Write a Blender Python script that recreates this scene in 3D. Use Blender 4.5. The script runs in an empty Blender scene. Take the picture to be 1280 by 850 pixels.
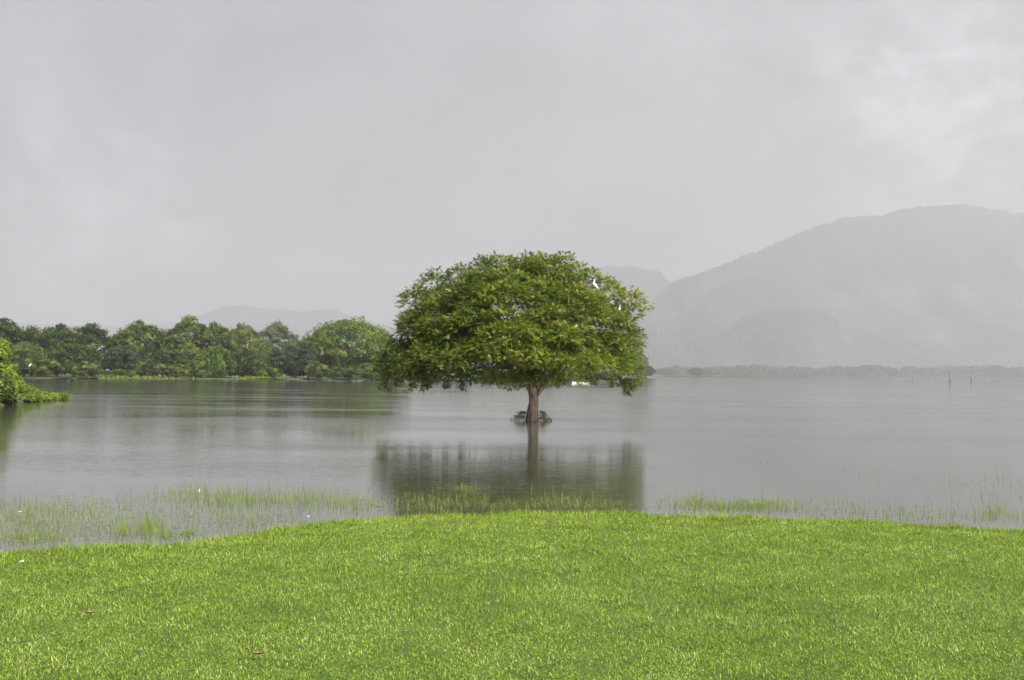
import bpy, math, random
import numpy as np
from mathutils import Matrix, Vector, Euler

# ------------------------------------------------------------------ camera, sky, sun
sc = bpy.context.scene
col = sc.collection
R = math.radians
F, CX, CY = 1372.0, 640.0, 425.0
CAM_H = 2.0
PITCH, ROLL = math.atan(42.0 / F), R(0.58)
SUN_EL, SUN_AZ = R(44), R(142)          # azimuth measured clockwise from +Y (view direction)
EXPOSURE = 1.55

cam_d = bpy.data.cameras.new('camera'); cam = bpy.data.objects.new('camera', cam_d); col.objects.link(cam)
cam_d.sensor_width = 36.0; cam_d.lens = F / 1280 * 36.0
cam_d.clip_start = 0.1; cam_d.clip_end = 40000
MC = Matrix.Translation((0, 0, CAM_H)) @ Matrix.Rotation(math.pi / 2 + PITCH, 4, 'X') @ Matrix.Rotation(ROLL, 4, 'Z')
cam.matrix_world = MC
sc.camera = cam

w = bpy.data.worlds.new('World'); sc.world = w; w.use_nodes = True
nt = w.node_tree; nt.nodes.clear()
def nd(tree, t, **kw):
    n = tree.nodes.new(t)
    for k, v in kw.items(): setattr(n, k, v)
    return n
def lk(tree, a, b): tree.links.new(a, b)
def vmath(tree, op, a=None, b=None):
    n = nd(tree, 'ShaderNodeVectorMath', operation=op)
    for i, x in enumerate((a, b)):
        if x is None: continue
        if isinstance(x, (tuple, list, Vector)): n.inputs[i].default_value = tuple(x)
        else: lk(tree, x, n.inputs[i])
    return n
def fmath(tree, op, a=None, b=None, clamp=False):
    n = nd(tree, 'ShaderNodeMath', operation=op); n.use_clamp = clamp
    for i, x in enumerate((a, b)):
        if x is None: continue
        if isinstance(x, (int, float)): n.inputs[i].default_value = x
        else: lk(tree, x, n.inputs[i])
    return n.outputs[0]
def mixc(tree, f, a, b, mode='MIX'):
    n = nd(tree, 'ShaderNodeMix', data_type='RGBA', blend_type=mode)
    for s, x in ((n.inputs['Factor'], f), (n.inputs['A'], a), (n.inputs['B'], b)):
        s = s
    ins = [i for i in n.inputs if i.enabled]
    for s, x in zip(ins, (f, a, b)):
        if isinstance(x, (int, float)): s.default_value = x
        elif isinstance(x, tuple): s.default_value = (*x, 1)
        else: lk(tree, x, s)
    return [o for o in n.outputs if o.enabled][0]
def noise(tree, vec, scale, detail=4, rough=.5, dist=0.0):
    n = nd(tree, 'ShaderNodeTexNoise')
    n.inputs['Scale'].default_value = scale; n.inputs['Detail'].default_value = detail
    n.inputs['Roughness'].default_value = rough; n.inputs['Distortion'].default_value = dist
    if vec is not None: lk(tree, vec, n.inputs['Vector'])
    return n
def mrange(tree, x, a, b, c, d, smooth=True):
    n = nd(tree, 'ShaderNodeMapRange')
    if smooth: n.interpolation_type = 'SMOOTHSTEP'
    lk(tree, x, n.inputs[0])
    for i, v in enumerate((a, b, c, d)): n.inputs[i + 1].default_value = v
    return n.outputs[0]

def pix_dir(u, v):
    return (MC.to_3x3() @ Vector(((u - CX) / F, -(v - CY) / F, -1.0))).normalized()

sky = nd(nt, 'ShaderNodeTexSky', sky_type='NISHITA')
sky.sun_disc = False; sky.sun_elevation = SUN_EL; sky.sun_rotation = SUN_AZ
geo = nd(nt, 'ShaderNodeTexCoord')
D = geo.outputs['Generated']
# rain cloud: broad soft swells and fine wisps, all in world directions
n1 = noise(nt, D, 1.6, 3, .5, .3)
n2 = noise(nt, D, 5.0, 6, .55, .6)
n3 = noise(nt, D, 14.0, 6, .6, .4)
n4 = noise(nt, vmath(nt, 'MULTIPLY', D, (1.0, 1.0, 1.9)).outputs[0], 17.0, 7, .58, .9)
cl = fmath(nt, 'ADD', fmath(nt, 'MULTIPLY', n1.outputs[0], .5),
           fmath(nt, 'ADD', fmath(nt, 'MULTIPLY', n2.outputs[0], .33), fmath(nt, 'MULTIPLY', n3.outputs[0], .17)))
cl = mrange(nt, cl, .3, .7, .52, 1.46, False)
def glow(u, v, deg, amp, el=1.0):
    d = pix_dir(u, v)
    wob = vmath(nt, 'SCALE', vmath(nt, 'SUBTRACT', n3.outputs['Color'], (.5, .5, .5)).outputs[0]); wob.inputs['Scale'].default_value = .16
    wob2 = vmath(nt, 'SCALE', vmath(nt, 'SUBTRACT', n2.outputs['Color'], (.5, .5, .5)).outputs[0]); wob2.inputs['Scale'].default_value = .25
    dd = vmath(nt, 'ADD', vmath(nt, 'ADD', D, wob.outputs[0]).outputs[0], wob2.outputs[0])
    di = vmath(nt, 'DISTANCE', dd.outputs[0], d).outputs['Value']
    return fmath(nt, 'MULTIPLY', fmath(nt, 'MULTIPLY', mrange(nt, di, 0, math.radians(deg), 1, 0), mrange(nt, n4.outputs[0], .36, .66, .25, 1.6)), amp)
g = fmath(nt, 'ADD', glow(1190, 175, 9, .40), glow(105, 290, 7, 1.1))
g = fmath(nt, 'ADD', g, glow(1120, 200, 24, .17))
g = fmath(nt, 'ADD', g, glow(0, 100, 5, .3))
sx = nd(nt, 'ShaderNodeSeparateXYZ'); lk(nt, D, sx.inputs[0])
lift = mrange(nt, sx.outputs['Z'], 0.0, .45, .97, .99)
val = fmath(nt, 'ADD', fmath(nt, 'MULTIPLY', cl, lift), g)
comb = nd(nt, 'ShaderNodeCombineXYZ')
for i in range(3): lk(nt, val, comb.inputs[i])
cloud = mixc(nt, 1.0, (.145, .1445, .149), comb.outputs[0], 'MULTIPLY')
nsk = vmath(nt, 'SCALE', sky.outputs[0]); nsk.inputs['Scale'].default_value = .06
full = mixc(nt, .96, nsk.outputs[0], cloud)
bg = nd(nt, 'ShaderNodeBackground'); bg.inputs['Strength'].default_value = 1.0
lk(nt, full, bg.inputs['Color'])
out = nd(nt, 'ShaderNodeOutputWorld'); lk(nt, bg.outputs[0], out.inputs['Surface'])

sun_d = bpy.data.lights.new('sun', 'SUN'); sun = bpy.data.objects.new('sun', sun_d); col.objects.link(sun)
sun_d.energy = 4.4; sun_d.angle = R(32); sun_d.color = (1.0, .96, .90)
sdir = Vector((math.sin(SUN_AZ) * math.cos(SUN_EL), math.cos(SUN_AZ) * math.cos(SUN_EL), math.sin(SUN_EL)))
sun.rotation_euler = sdir.to_track_quat('Z', 'Y').to_euler()
sun.location = (30, -40, 60)

vs = sc.view_settings
vs.view_transform = 'Standard'; vs.look = 'None'; vs.gamma = 1.0; vs.exposure = EXPOSURE; vs.use_curve_mapping = False
sc.render.engine = 'CYCLES'
cy = sc.cycles
cy.use_denoising = True; cy.denoiser = 'OPENIMAGEDENOISE'
cy.max_bounces = 8; cy.diffuse_bounces = 3; cy.glossy_bounces = 3; cy.transmission_bounces = 4; cy.volume_bounces = 2; cy.transparent_max_bounces = 8
cy.caustics_reflective = True; cy.blur_glossy = 1.0; cy.caustics_refractive = False

# ------------------------------------------------------------------ helpers
rng = np.random.default_rng(7)
random.seed(7)

def G(u, v, z=0.0):
    "where the ray of a photo pixel meets the level plane z"
    d = pix_dir(u, v); t = (z - CAM_H) / d.z
    return Vector((d.x * t, d.y * t, z))
def at(u, v, dist):
    "point on the ray of a photo pixel at forward distance dist"
    d = pix_dir(u, v); t = dist / d.y
    return Vector((0, 0, CAM_H)) + d * t

def mesh_np(name, V, faces_flat, sizes, attrs=None, smooth=False):
    V = np.asarray(V, dtype=np.float32); me = bpy.data.meshes.new(name)
    nv, nf, nl = len(V), len(sizes), len(faces_flat)
    me.vertices.add(nv); me.vertices.foreach_set('co', V.ravel())
    me.loops.add(nl); me.loops.foreach_set('vertex_index', np.asarray(faces_flat, dtype=np.int32))
    me.polygons.add(nf)
    st = np.zeros(nf, dtype=np.int32); st[1:] = np.cumsum(sizes)[:-1]
    me.polygons.foreach_set('loop_start', st)
    me.polygons.foreach_set('loop_total', np.asarray(sizes, dtype=np.int32))
    me.update(calc_edges=True)
    if smooth: me.polygons.foreach_set('use_smooth', np.ones(nf, dtype=bool))
    for k, a in (attrs or {}).items():
        at_ = me.attributes.new(k, 'FLOAT', 'POINT'); at_.data.foreach_set('value', np.asarray(a, dtype=np.float32))
    me.validate()
    return me
def link(name, me, mat=None, parent=None, loc=None):
    o = bpy.data.objects.new(name, me); col.objects.link(o)
    if me is not None and mat is not None and not me.materials: me.materials.append(mat)
    if parent is not None: o.parent = parent
    if loc is not None: o.location = loc
    return o
def tag(o, label=None, cat=None, group=None, kind=None):
    if label: o['label'] = label
    if cat: o['category'] = cat
    if group: o['group'] = group
    if kind: o['kind'] = kind
    return o
def empty(name, loc, rz=0.0):
    o = bpy.data.objects.new(name, None); col.objects.link(o); o.location = loc; o.rotation_euler = (0, 0, rz)
    o.empty_display_size = .2
    return o
def copy_tree(o, parent=None):
    c = o.copy(); col.objects.link(c); c.parent = parent
    for ch in list(o.children): copy_tree(ch, c)
    return c

class MB:
    "collects tubes and blobs into one mesh"
    def __init__(s): s.V = []; s.Fc = []; s.n = 0
    def add(s, V, Fc):
        s.V.append(np.asarray(V, float)); s.Fc += [[i + s.n for i in f] for f in Fc]; s.n += len(V)
    def tube(s, P, rad, k=7, jit=0.0, cap=True):
        P = [Vector(p) for p in P]; V = []; Fc = []
        for i, p in enumerate(P):
            t = (P[min(i + 1, len(P) - 1)] - P[max(i - 1, 0)]).normalized()
            a = t.cross(Vector((.3, .91, .2))).normalized(); b = t.cross(a)
            for j in range(k):
                an = 2 * math.pi * j / k; r = rad[i] * (1 + jit * random.uniform(-1, 1))
                V.append(p + (a * math.cos(an) + b * math.sin(an)) * r)
        for i in range(len(P) - 1):
            for j in range(k):
                Fc.append([i * k + j, i * k + (j + 1) % k, (i + 1) * k + (j + 1) % k, (i + 1) * k + j])
        if cap:
            Fc.append(list(range(k))[::-1]); Fc.append([(len(P) - 1) * k + j for j in range(k)])
        s.add([tuple(v) for v in V], Fc)
    def build(s, name, mat, parent=None, loc=None, smooth=True):
        V = np.concatenate(s.V); fl = [i for f in s.Fc for i in f]; sz = [len(f) for f in s.Fc]
        return link(name, mesh_np(name, V, fl, sz, smooth=smooth), mat, parent, loc)

def bez(a, b, c, n):
    a, b, c = Vector(a), Vector(b), Vector(c)
    return [a * (1 - t) ** 2 + b * 2 * t * (1 - t) + c * t * t for t in [i / (n - 1) for i in range(n)]]

def frames(dirs, ups):
    "rotation matrices whose X is dirs and whose Z is near ups"
    x = dirs / np.linalg.norm(dirs, axis=1, keepdims=True)
    y = np.cross(ups, x); y /= np.linalg.norm(y, axis=1, keepdims=True) + 1e-9
    z = np.cross(x, y)
    return np.stack([x, y, z], axis=2)
def scatter(tv, tf, pos, rot, scl):
    "copies of a template (quads) merged into vertex and loop arrays"
    n, m = len(pos), len(tv)
    V = np.einsum('nij,mj->nmi', rot, tv) * scl[:, None, None] + pos[:, None, :]
    Fl = (tf[None, :, :] + (np.arange(n) * m)[:, None, None]).reshape(-1)
    return V.reshape(-1, 3), Fl, np.full(n * len(tf), tf.shape[1], dtype=np.int32)
def unit(n, r=rng):
    v = r.normal(size=(n, 3)); return v / np.linalg.norm(v, axis=1, keepdims=True)

# ------------------------------------------------------------------ materials
def new_mat(name):
    m = bpy.data.materials.new(name); m.use_nodes = True
    t = m.node_tree; t.nodes.clear()
    o = nd(t, 'ShaderNodeOutputMaterial'); b = nd(t, 'ShaderNodeBsdfPrincipled')
    lk(t, b.outputs[0], o.inputs['Surface'])
    return m, t, b, o
def ramp(t, fac, stops):
    r = nd(t, 'ShaderNodeValToRGB'); e = r.color_ramp.elements
    while len(e) < len(stops): e.new(.5)
    for el, (p, c) in zip(e, stops): el.position = p; el.color = (*c, 1)
    lk(t, fac, r.inputs[0]); return r.outputs[0]
def leaf_mat(name, stops, transl=.3, rough=.5, objvar=0.0, posscale=None, posamt=.3, spec=.3):
    m, t, b, o = new_mat(name)
    a = nd(t, 'ShaderNodeAttribute', attribute_name='v'); f = a.outputs['Fac']
    if objvar:
        oi = nd(t, 'ShaderNodeObjectInfo')
        f = fmath(t, 'ADD', f, fmath(t, 'MULTIPLY', fmath(t, 'SUBTRACT', oi.outputs['Random'], .5), objvar))
    if posscale:
        g = nd(t, 'ShaderNodeNewGeometry')
        nn = noise(t, g.outputs['Position'], posscale, 4, .6)
        f = fmath(t, 'ADD', f, fmath(t, 'MULTIPLY', fmath(t, 'SUBTRACT', nn.outputs[0], .5), posamt * 2))
    c = ramp(t, f, stops)
    lk(t, c, b.inputs['Base Color']); b.inputs['Roughness'].default_value = rough
    b.inputs['Specular IOR Level'].default_value = spec
    tr = nd(t, 'ShaderNodeBsdfTranslucent')
    lk(t, mixc(t, 1.0, c, (1.15, 1.2, .6), 'MULTIPLY'), tr.inputs['Color'])
    mx = nd(t, 'ShaderNodeMixShader'); mx.inputs[0].default_value = transl
    lk(t, b.outputs[0], mx.inputs[1]); lk(t, tr.outputs[0], mx.inputs[2]); lk(t, mx.outputs[0], o.inputs['Surface'])
    return m
def noise_mat(name, stops, scale, rough=.8, bump=0.0, bscale=None, detail=6, stretch=None, spec=.3):
    m, t, b, o = new_mat(name)
    tc = nd(t, 'ShaderNodeTexCoord'); v = tc.outputs['Object']
    if stretch:
        mp = nd(t, 'ShaderNodeMapping'); mp.inputs['Scale'].default_value = stretch; lk(t, v, mp.inputs[0]); v = mp.outputs[0]
    nn = noise(t, v, scale, detail, .6)
    lk(t, ramp(t, nn.outputs[0], stops), b.inputs['Base Color']); b.inputs['Roughness'].default_value = rough
    b.inputs['Specular IOR Level'].default_value = spec
    if bump:
        n2 = noise(t, v, bscale or scale * 3, detail, .65)
        bp = nd(t, 'ShaderNodeBump'); bp.inputs['Strength'].default_value = 1; bp.inputs['Distance'].default_value = bump
        lk(t, n2.outputs[0], bp.inputs['Height']); lk(t, bp.outputs[0], b.inputs['Normal'])
    return m

M = {}
M['grass'] = leaf_mat('lawn_grass', [(0, (.034, .072, .007)), (.3, (.108, .176, .013)), (.6, (.176, .254, .022)), (.9, (.28, .36, .075)), (1, (.37, .41, .16))], .34, .5, posscale=.9, posamt=.34, spec=.15)
M['reed'] = leaf_mat('water_grass', [(0, (.06, .09, .015)), (.5, (.13, .20, .03)), (1, (.22, .23, .07))], .3, .5)
M['leaf'] = leaf_mat('tree_leaf', [(0, (.034, .055, .012)), (.4, (.118, .168, .020)), (.72, (.200, .238, .030)), (.9, (.26, .23, .05)), (1, (.23, .15, .07))], .46, .42, posscale=.45, posamt=.16, spec=.45)
M['far_leaf'] = leaf_mat('bank_leaf', [(0, (.006, .014, .003)), (.4, (.034, .064, .008)), (.75, (.095, .135, .017)), (1, (.18, .165, .045))], .25, .5, objvar=.35)  # lowest stop near black: inner crown shade put into the leaf colour
M['dark_leaf'] = leaf_mat('dark_leaf', [(0, (.014, .032, .015)), (.5, (.028, .055, .020)), (1, (.05, .085, .03))], .22, .5)
M['bright_leaf'] = leaf_mat('bright_leaf', [(0, (.020, .046, .006)), (.4, (.062, .110, .010)), (1, (.17, .205, .026))], .3, .5)
M['pale_leaf'] = leaf_mat('pale_leaf', [(0, (.055, .08, .035)), (.5, (.10, .125, .055)), (1, (.16, .17, .08))], .3, .5)
M['lime_leaf'] = leaf_mat('lime_leaf', [(0, (.05, .09, .008)), (.5, (.12, .19, .015)), (1, (.22, .23, .03))], .3, .5, posscale=.5, posamt=.25)
M['bark'] = noise_mat('bark', [(.3, (.10, .07, .05)), (.5, (.27, .20, .15)), (.72, (.46, .37, .29))], 7, .85, .03, 16, stretch=(1, 1, .35))
M['far_bark'] = noise_mat('far_bark', [(.3, (.06, .045, .035)), (.7, (.14, .11, .085))], 2, .9)
M['soil'] = noise_mat('soil', [(.3, (.03, .055, .008)), (.6, (.06, .10, .012)), (.8, (.09, .12, .025))], 3, .95, .01, 20)
M['bank'] = noise_mat('bank_ground', [(.3, (.03, .036, .014)), (.6, (.05, .065, .02)), (.8, (.08, .08, .04))], .15, .95)
M['hill'] = noise_mat('hill_forest', [(.35, (.022, .024, .025)), (.55, (.036, .040, .038)), (.64, (.06, .062, .06)), (.74, (.12, .12, .12))], .004, .95, 6.0, .02, detail=8)
M['white'] = noise_mat('white_plumage', [(.3, (.72, .72, .70)), (.7, (.82, .82, .80))], 8, .7)
M['beak'] = noise_mat('beak_yellow', [(.3, (.45, .28, .03)), (.7, (.55, .36, .05))], 20, .5)
M['dark'] = noise_mat('dark_grey', [(.3, (.02, .02, .02)), (.7, (.05, .048, .045))], 12, .7)
M['wood'] = noise_mat('weathered_wood', [(.3, (.035, .03, .026)), (.7, (.09, .08, .07))], 4, .9, stretch=(1, 1, .2))
M['paint'] = noise_mat('white_boat_paint', [(.25, (.35, .35, .33)), (.6, (.55, .55, .53))], 3, .5)
M['dry'] = noise_mat('dry_leaf', [(.3, (.13, .065, .025)), (.6, (.26, .15, .06)), (.8, (.36, .24, .11))], 25, .7)
M['paper'] = noise_mat('white_paper', [(.3, (.45, .45, .43)), (.7, (.6, .6, .58))], 20, .8)

# water: murky, faintly ruffled
m, t, b, o = new_mat('lake_water'); M['water'] = m
g_ = nd(t, 'ShaderNodeNewGeometry'); P = g_.outputs['Position']
mud = noise(t, P, .12, 4, .6)
lk(t, ramp(t, mud.outputs[0], [(.3, (.036, .035, .026)), (.7, (.046, .045, .037))]), b.inputs['Base Color'])
b.inputs['IOR'].default_value = 2.2; b.inputs['Specular IOR Level'].default_value = 1.0
mp = nd(t, 'ShaderNodeMapping'); mp.inputs['Scale'].default_value = (.9, 3.2, 1); lk(t, P, mp.inputs[0])
mp2 = nd(t, 'ShaderNodeMapping'); mp2.inputs['Scale'].default_value = (.05, .16, 1); lk(t, P, mp2.inputs[0])
big = noise(t, mp2.outputs[0], 1.0, 3, .5)
lk(t, mrange(t, big.outputs[0], .35, .65, .03, .09), b.inputs['Roughness'])
r1 = noise(t, mp.outputs[0], 2.2, 3, .55, .3)
bp = nd(t, 'ShaderNodeBump'); bp.inputs['Strength'].default_value = 1.0
lk(t, mrange(t, big.outputs[0], .3, .7, .002, .007), bp.inputs['Distance'])
lk(t, r1.outputs[0], bp.inputs['Height']); lk(t, bp.outputs[0], b.inputs['Normal'])

# ------------------------------------------------------------------ lawn and lake
wl_px = [(-60, 700), (0, 692), (60, 686), (120, 682), (200, 680), (250, 674), (300, 668), (345, 661), (390, 655), (440, 649), (500, 647), (560, 643), (620, 640), (700, 640), (780, 641), (840, 643), (900, 644), (960, 645), (1000, 650), (1040, 650), (1075, 649), (1110, 653), (1160, 657), (1220, 659), (1280, 661), (1340, 664)]
wl = [G(u, v + 3.5) for (u, v) in wl_px]
WX = np.array([p.x for p in wl]); WY = np.array([p.y for p in wl])
WX = np.concatenate([[-300, -60, -20], WX, [14, 40, 300]]); WY = np.concatenate([[-30, 2, 9.8], WY, [13.0, 9, -10]])
def wline(x): return np.interp(x, WX, WY) + .13 * np.sin(x * 3.1) * np.cos(x * 1.3 + 1) + .07 * np.sin(x * 9.7) * np.sin(x * 2.3) + .05 * np.sin(x * 21 + 1)
def hnoise(x, y): return .5 * np.sin(x * 1.7 + y * .6 + 1.0) * np.sin(y * 1.3 - x * .4) + .3 * np.sin(x * 4.1 + 2) * np.sin(y * 3.7 + .5) + .2 * np.sin(x * 8.3 - y * 7.1)
def lawn_z(x, y):
    s = wline(x) - y
    up = .40 * (1 - np.exp(-np.maximum(s, 0) / 7.0)) + .012 * hnoise(x, y) * np.clip(s / .8, 0, 1)
    return np.where(s > 0, up, np.maximum(s * .09, -1.2))
xs = np.unique(np.concatenate([np.linspace(-300, -20, 12), np.linspace(-20, 20, 201), np.linspace(20, 300, 12)]))
ys = np.unique(np.concatenate([np.linspace(-200, -3, 14), np.linspace(-3, 30, 166), np.linspace(30, 60, 5)]))
X, Y = np.meshgrid(xs, ys); V = np.stack([X, Y, lawn_z(X, Y)], 2).reshape(-1, 3)
def grid_faces(nx, ny):
    i = np.arange(ny - 1)[:, None] * nx + np.arange(nx - 1)[None, :]
    return np.stack([i, i + 1, i + nx + 1, i + nx], 2).reshape(-1), np.full((nx - 1) * (ny - 1), 4)
fl, sz = grid_faces(len(xs), len(ys))
tag(link('ground', mesh_np('ground', V, fl, sz, smooth=True), M['soil']), 'sloping lawn ground running down into the lake', kind='structure')

lx = np.array([-13700, -1500, -200, 200, 1500, 13700.]); ly = np.array([-250, 200, 900, 2600, 11900.])
X, Y = np.meshgrid(lx, ly); fl, sz = grid_faces(len(lx), len(ly))
tag(link('lake', mesh_np('lake', np.stack([X, Y, X * 0], 2).reshape(-1, 3), fl, sz), M['water']), 'calm grey lake with faint ripples', kind='structure')

# grass blades
def blades(pos, length, width, lean, az, v, tip_drop=.25):
    "bent blades of five vertices each"
    n = len(pos); d = np.stack([np.cos(az), np.sin(az), np.zeros(n)], 1); sd = np.stack([-np.sin(az), np.cos(az), np.zeros(n)], 1)
    up = np.array([0, 0, 1.0])
    c, s = np.cos(lean)[:, None], np.sin(lean)[:, None]; L = length[:, None]; W = width[:, None] * .5
    mid = pos + (up * c + d * s) * L * .55
    l2 = lean + tip_drop * 2.2; tip = mid + (up * np.cos(l2)[:, None] + d * np.sin(l2)[:, None]) * L * .45
    V = np.stack([pos - sd * W * .8, pos + sd * W * .8, mid + sd * W, mid - sd * W, tip], 1).reshape(-1, 3)
    b = (np.arange(n) * 5)[:, None]
    Fq = b + np.array([[0, 1, 2, 3]]); Ft = b + np.array([[3, 2, 4]])
    Fl = np.concatenate([Fq, Ft], 1).reshape(-1); sz = np.tile([4, 3], n)
    return V, Fl, sz, np.repeat(v, 5)
def lawn_points():
    out = []
    for (y0, y1, dens, sc_) in ((1.0, 5.0, 500, 1.0), (5.0, 7.5, 8600, 1.0), (7.5, 10.5, 6200, 1.12), (10.5, 17.5, 3900, 1.3)):
        xw = y1 * .56 + .6
        n = int(dens * (y1 - y0) * 2 * xw)
        out.append((rng.uniform(-xw, xw, n), rng.uniform(y0, y1, n), np.full(n, sc_)))
    n = 60000                                     # thinner where only a side step would show it
    out.append((rng.uniform(-16, 16, n), rng.uniform(0, 17.5, n), np.full(n, 1.5)))
    return [np.concatenate(a) for a in zip(*out)]
px_, py_, ps_ = lawn_points()
s_ = wline(px_) - py_
keep = (s_ > .05 + .10 * hnoise(px_ * 3.1, py_ * 2.0 + 4) - .8 * rng.random(len(s_)) ** 3.2)
px_, py_, ps_, s_ = px_[keep], py_[keep], ps_[keep], s_[keep]
n = len(px_)
tuft = hnoise(px_ * 2.3 + 5, py_ * 2.3)
L = ps_ * rng.uniform(.016, .037, n) * (1 + .25 * tuft) * (1 + 1.1 * np.exp(-np.maximum(s_, 0) / .2))
W = ps_ * rng.uniform(.0030, .0060, n)
lean = np.abs(rng.normal(.95, .42, n)) * np.clip(.55 + s_, .4, 1); az = rng.uniform(0, 2 * math.pi, n)
v = np.clip(rng.beta(1.5, 1.4, n) + .12 * tuft, 0, .93)
v[rng.random(n) < .012] = 1.0
pos = np.stack([px_, py_, lawn_z(px_, py_) - .004], 1)
nr = (py_ < 7.6) & (ps_ < 1.4)
Vb, Fb, Sb, Ab = blades(pos[nr], L[nr], W[nr], lean[nr], az[nr], v[nr])
fr_ = ~nr; nf_ = int(fr_.sum())
d_ = np.stack([np.cos(az[fr_]), np.sin(az[fr_]), np.zeros(nf_)], 1); sd_ = np.stack([-d_[:, 1], d_[:, 0], np.zeros(nf_)], 1)
tip_ = pos[fr_] + (d_ * np.sin(lean[fr_] + .15)[:, None] + np.array([0, 0, 1.0]) * np.cos(lean[fr_] + .15)[:, None]) * L[fr_][:, None]
wd_ = sd_ * W[fr_][:, None] * .78
V3 = np.stack([pos[fr_] - wd_, pos[fr_] + wd_, tip_], 1).reshape(-1, 3)
Fb = np.concatenate([Fb, np.arange(nf_ * 3) + len(Vb)]); Sb = np.concatenate([Sb, np.full(nf_, 3)])
Vb = np.concatenate([Vb, V3]); Ab = np.concatenate([Ab, np.repeat(v[fr_], 3)])
tag(link('lawn_grass', mesh_np('lawn_grass', Vb, Fb, Sb, {'v': Ab}), M['grass']), 'short bright green lawn grass on the shore', 'grass', kind='stuff')

# flooded grass standing in the shallows: (u, v, spread u, spread v, count, height)
patches = [(310, 624, 75, 8, 620, .22), (245, 616, 40, 6, 160, .20), (380, 622, 30, 9, 150, .22), (420, 628, 40, 8, 120, .20),
           (150, 650, 100, 18, 520, .17), (60, 655, 60, 18, 420, .16), (40, 672, 40, 5, 260, .12), (155, 664, 10, 5, 110, .16), (186, 660, 6, 8, 120, .20),
           (208, 668, 6, 4, 70, .14), (235, 666, 6, 4, 60, .14), (330, 650, 40, 8, 150, .16), (280, 648, 50, 12, 140, .16),
           (450, 632, 25, 8, 110, .2), (20, 640, 40, 12, 200, .16), (110, 632, 70, 10, 160, .14),
           (560, 624, 55, 8, 330, .10), (580, 612, 16, 4, 130, .14), (640, 632, 80, 6, 380, .09), (530, 632, 40, 7, 240, .12), (720, 630, 50, 7, 330, .12), (700, 620, 40, 8, 120, .14),
           (880, 632, 45, 6, 260, .17), (870, 628, 9, 5, 130, .16), (940, 633, 22, 5, 420, .13), (905, 634, 20, 3, 190, .11), (970, 632, 12, 5, 110, .15), (1010, 632, 40, 9, 160, .17),
           (1080, 640, 60, 9, 220, .14), (1170, 645, 60, 8, 200, .13), (1245, 642, 22, 6, 150, .16), (1230, 630, 50, 18, 150, .15),
           (1180, 600, 80, 12, 60, .15), (1060, 590, 50, 8, 26, .13), (1250, 600, 40, 14, 60, .16), (950, 575, 60, 8, 12, .12), (850, 628, 20, 8, 50, .2)]
pp, hh = [], []
for (u, v_, su, sv, cnt, h) in patches:
    for _ in range(int(cnt * (1.3 if u < 480 else .95))):
        a, bb = random.gauss(u, su * .75), random.gauss(v_, sv * .75)
        if bb < 560 or bb > 720: continue
        q = G(a, bb)
        if wline(q.x) - q.y > -.03: continue
        pp.append((q.x, q.y, -.03)); hh.append(h * random.choice((.3, .45, .6, .8, 1.1)) * random.uniform(.6, .95) + .03)
pp = np.array(pp); hh = np.array(hh); n = len(pp)
Vb, Fb, Sb, Ab = blades(pp, hh, rng.uniform(.003, .007, n), np.abs(rng.normal(.08, .22, n)), rng.uniform(0, 6.28, n), np.clip(rng.normal(.5, .25, n), 0, 1), .08)
tag(link('flooded_grass', mesh_np('flooded_grass', Vb, Fb, Sb, {'v': Ab}), M['reed']), 'thin grass stems standing in the flooded shallows', 'water grass', kind='stuff')
# leaves of the flooded grass that lie on the water
n = 7000; idx = rng.integers(0, len(pp), n); fp = pp[idx] + np.concatenate([rng.normal(0, .12, (n, 2)), np.full((n, 1), .034)], 1)
ok = wline(fp[:, 0]) - fp[:, 1] < -.02; fp = fp[ok]; n = len(fp)
Vb, Fb, Sb, Ab = blades(fp, rng.uniform(.05, .16, n), rng.uniform(.004, .009, n), np.full(n, 1.52), rng.uniform(0, 6.28, n), np.clip(rng.normal(.55, .25, n), 0, 1), .01)
tag(link('floating_grass', mesh_np('floating_grass', Vb, Fb, Sb, {'v': Ab}), M['reed']), 'grass blades lying flat on the shallow water', 'water grass', kind='stuff')

# ------------------------------------------------------------------ leaf templates
def sprig_template(pairs, length, ll, lw, droop):
    "a drooping spray: leaflets in pairs along a stalk on the X axis"
    V, Fq = [], []
    for i in range(pairs):
        t = (i + .6) / pairs; x = t * length; z = -droop * t * t * length
        for sgn in (-1, 1):
            a = sgn * R(74 - 34 * t); l = ll * (1 - .35 * abs(t - .45)) * random.uniform(.85, 1.15)
            dx, dy = math.cos(a), math.sin(a); nx, ny = -dy, dx; dz = -random.uniform(.1, .45)
            b0 = np.array([x, 0, z]); tip = b0 + np.array([dx, dy, dz]) * l; md = b0 + np.array([dx, dy, dz * .6]) * l * .5
            o = np.array([nx, ny, random.uniform(-.3, .3)]) * lw * .5; k = len(V)
            V += [b0 * .75 + md * .25 + o, tip, b0 * .75 + md * .25 - o]; Fq.append([k, k + 1, k + 2])
    return np.array(V), np.array(Fq)
def tuft_template(nq, size, spread):
    "a handful of leaf faces around a point, outward is +Z"
    V, Fq = [], []
    for i in range(nq):
        c = np.array([random.uniform(-1, 1), random.uniform(-1, 1), random.uniform(-.5, .5)]) * spread
        nrm = Vector((random.uniform(-.9, .9), random.uniform(-.9, .9), 1)).normalized()
        a = nrm.orthogonal().normalized(); a.rotate(Matrix.Rotation(random.uniform(0, 6.28), 3, nrm)); b_ = nrm.cross(a)
        l, w_ = size * random.uniform(.6, 1.3), size * random.uniform(.35, .7); k = len(V)
        for (p, q) in ((-.5, 0), (0, -.5), (.5, 0), (0, .5)):
            V.append(c + np.array(a) * p * l + np.array(b_) * q * w_)
        Fq.append([k, k + 1, k + 2, k + 3])
    return np.array(V), np.array(Fq)
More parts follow.
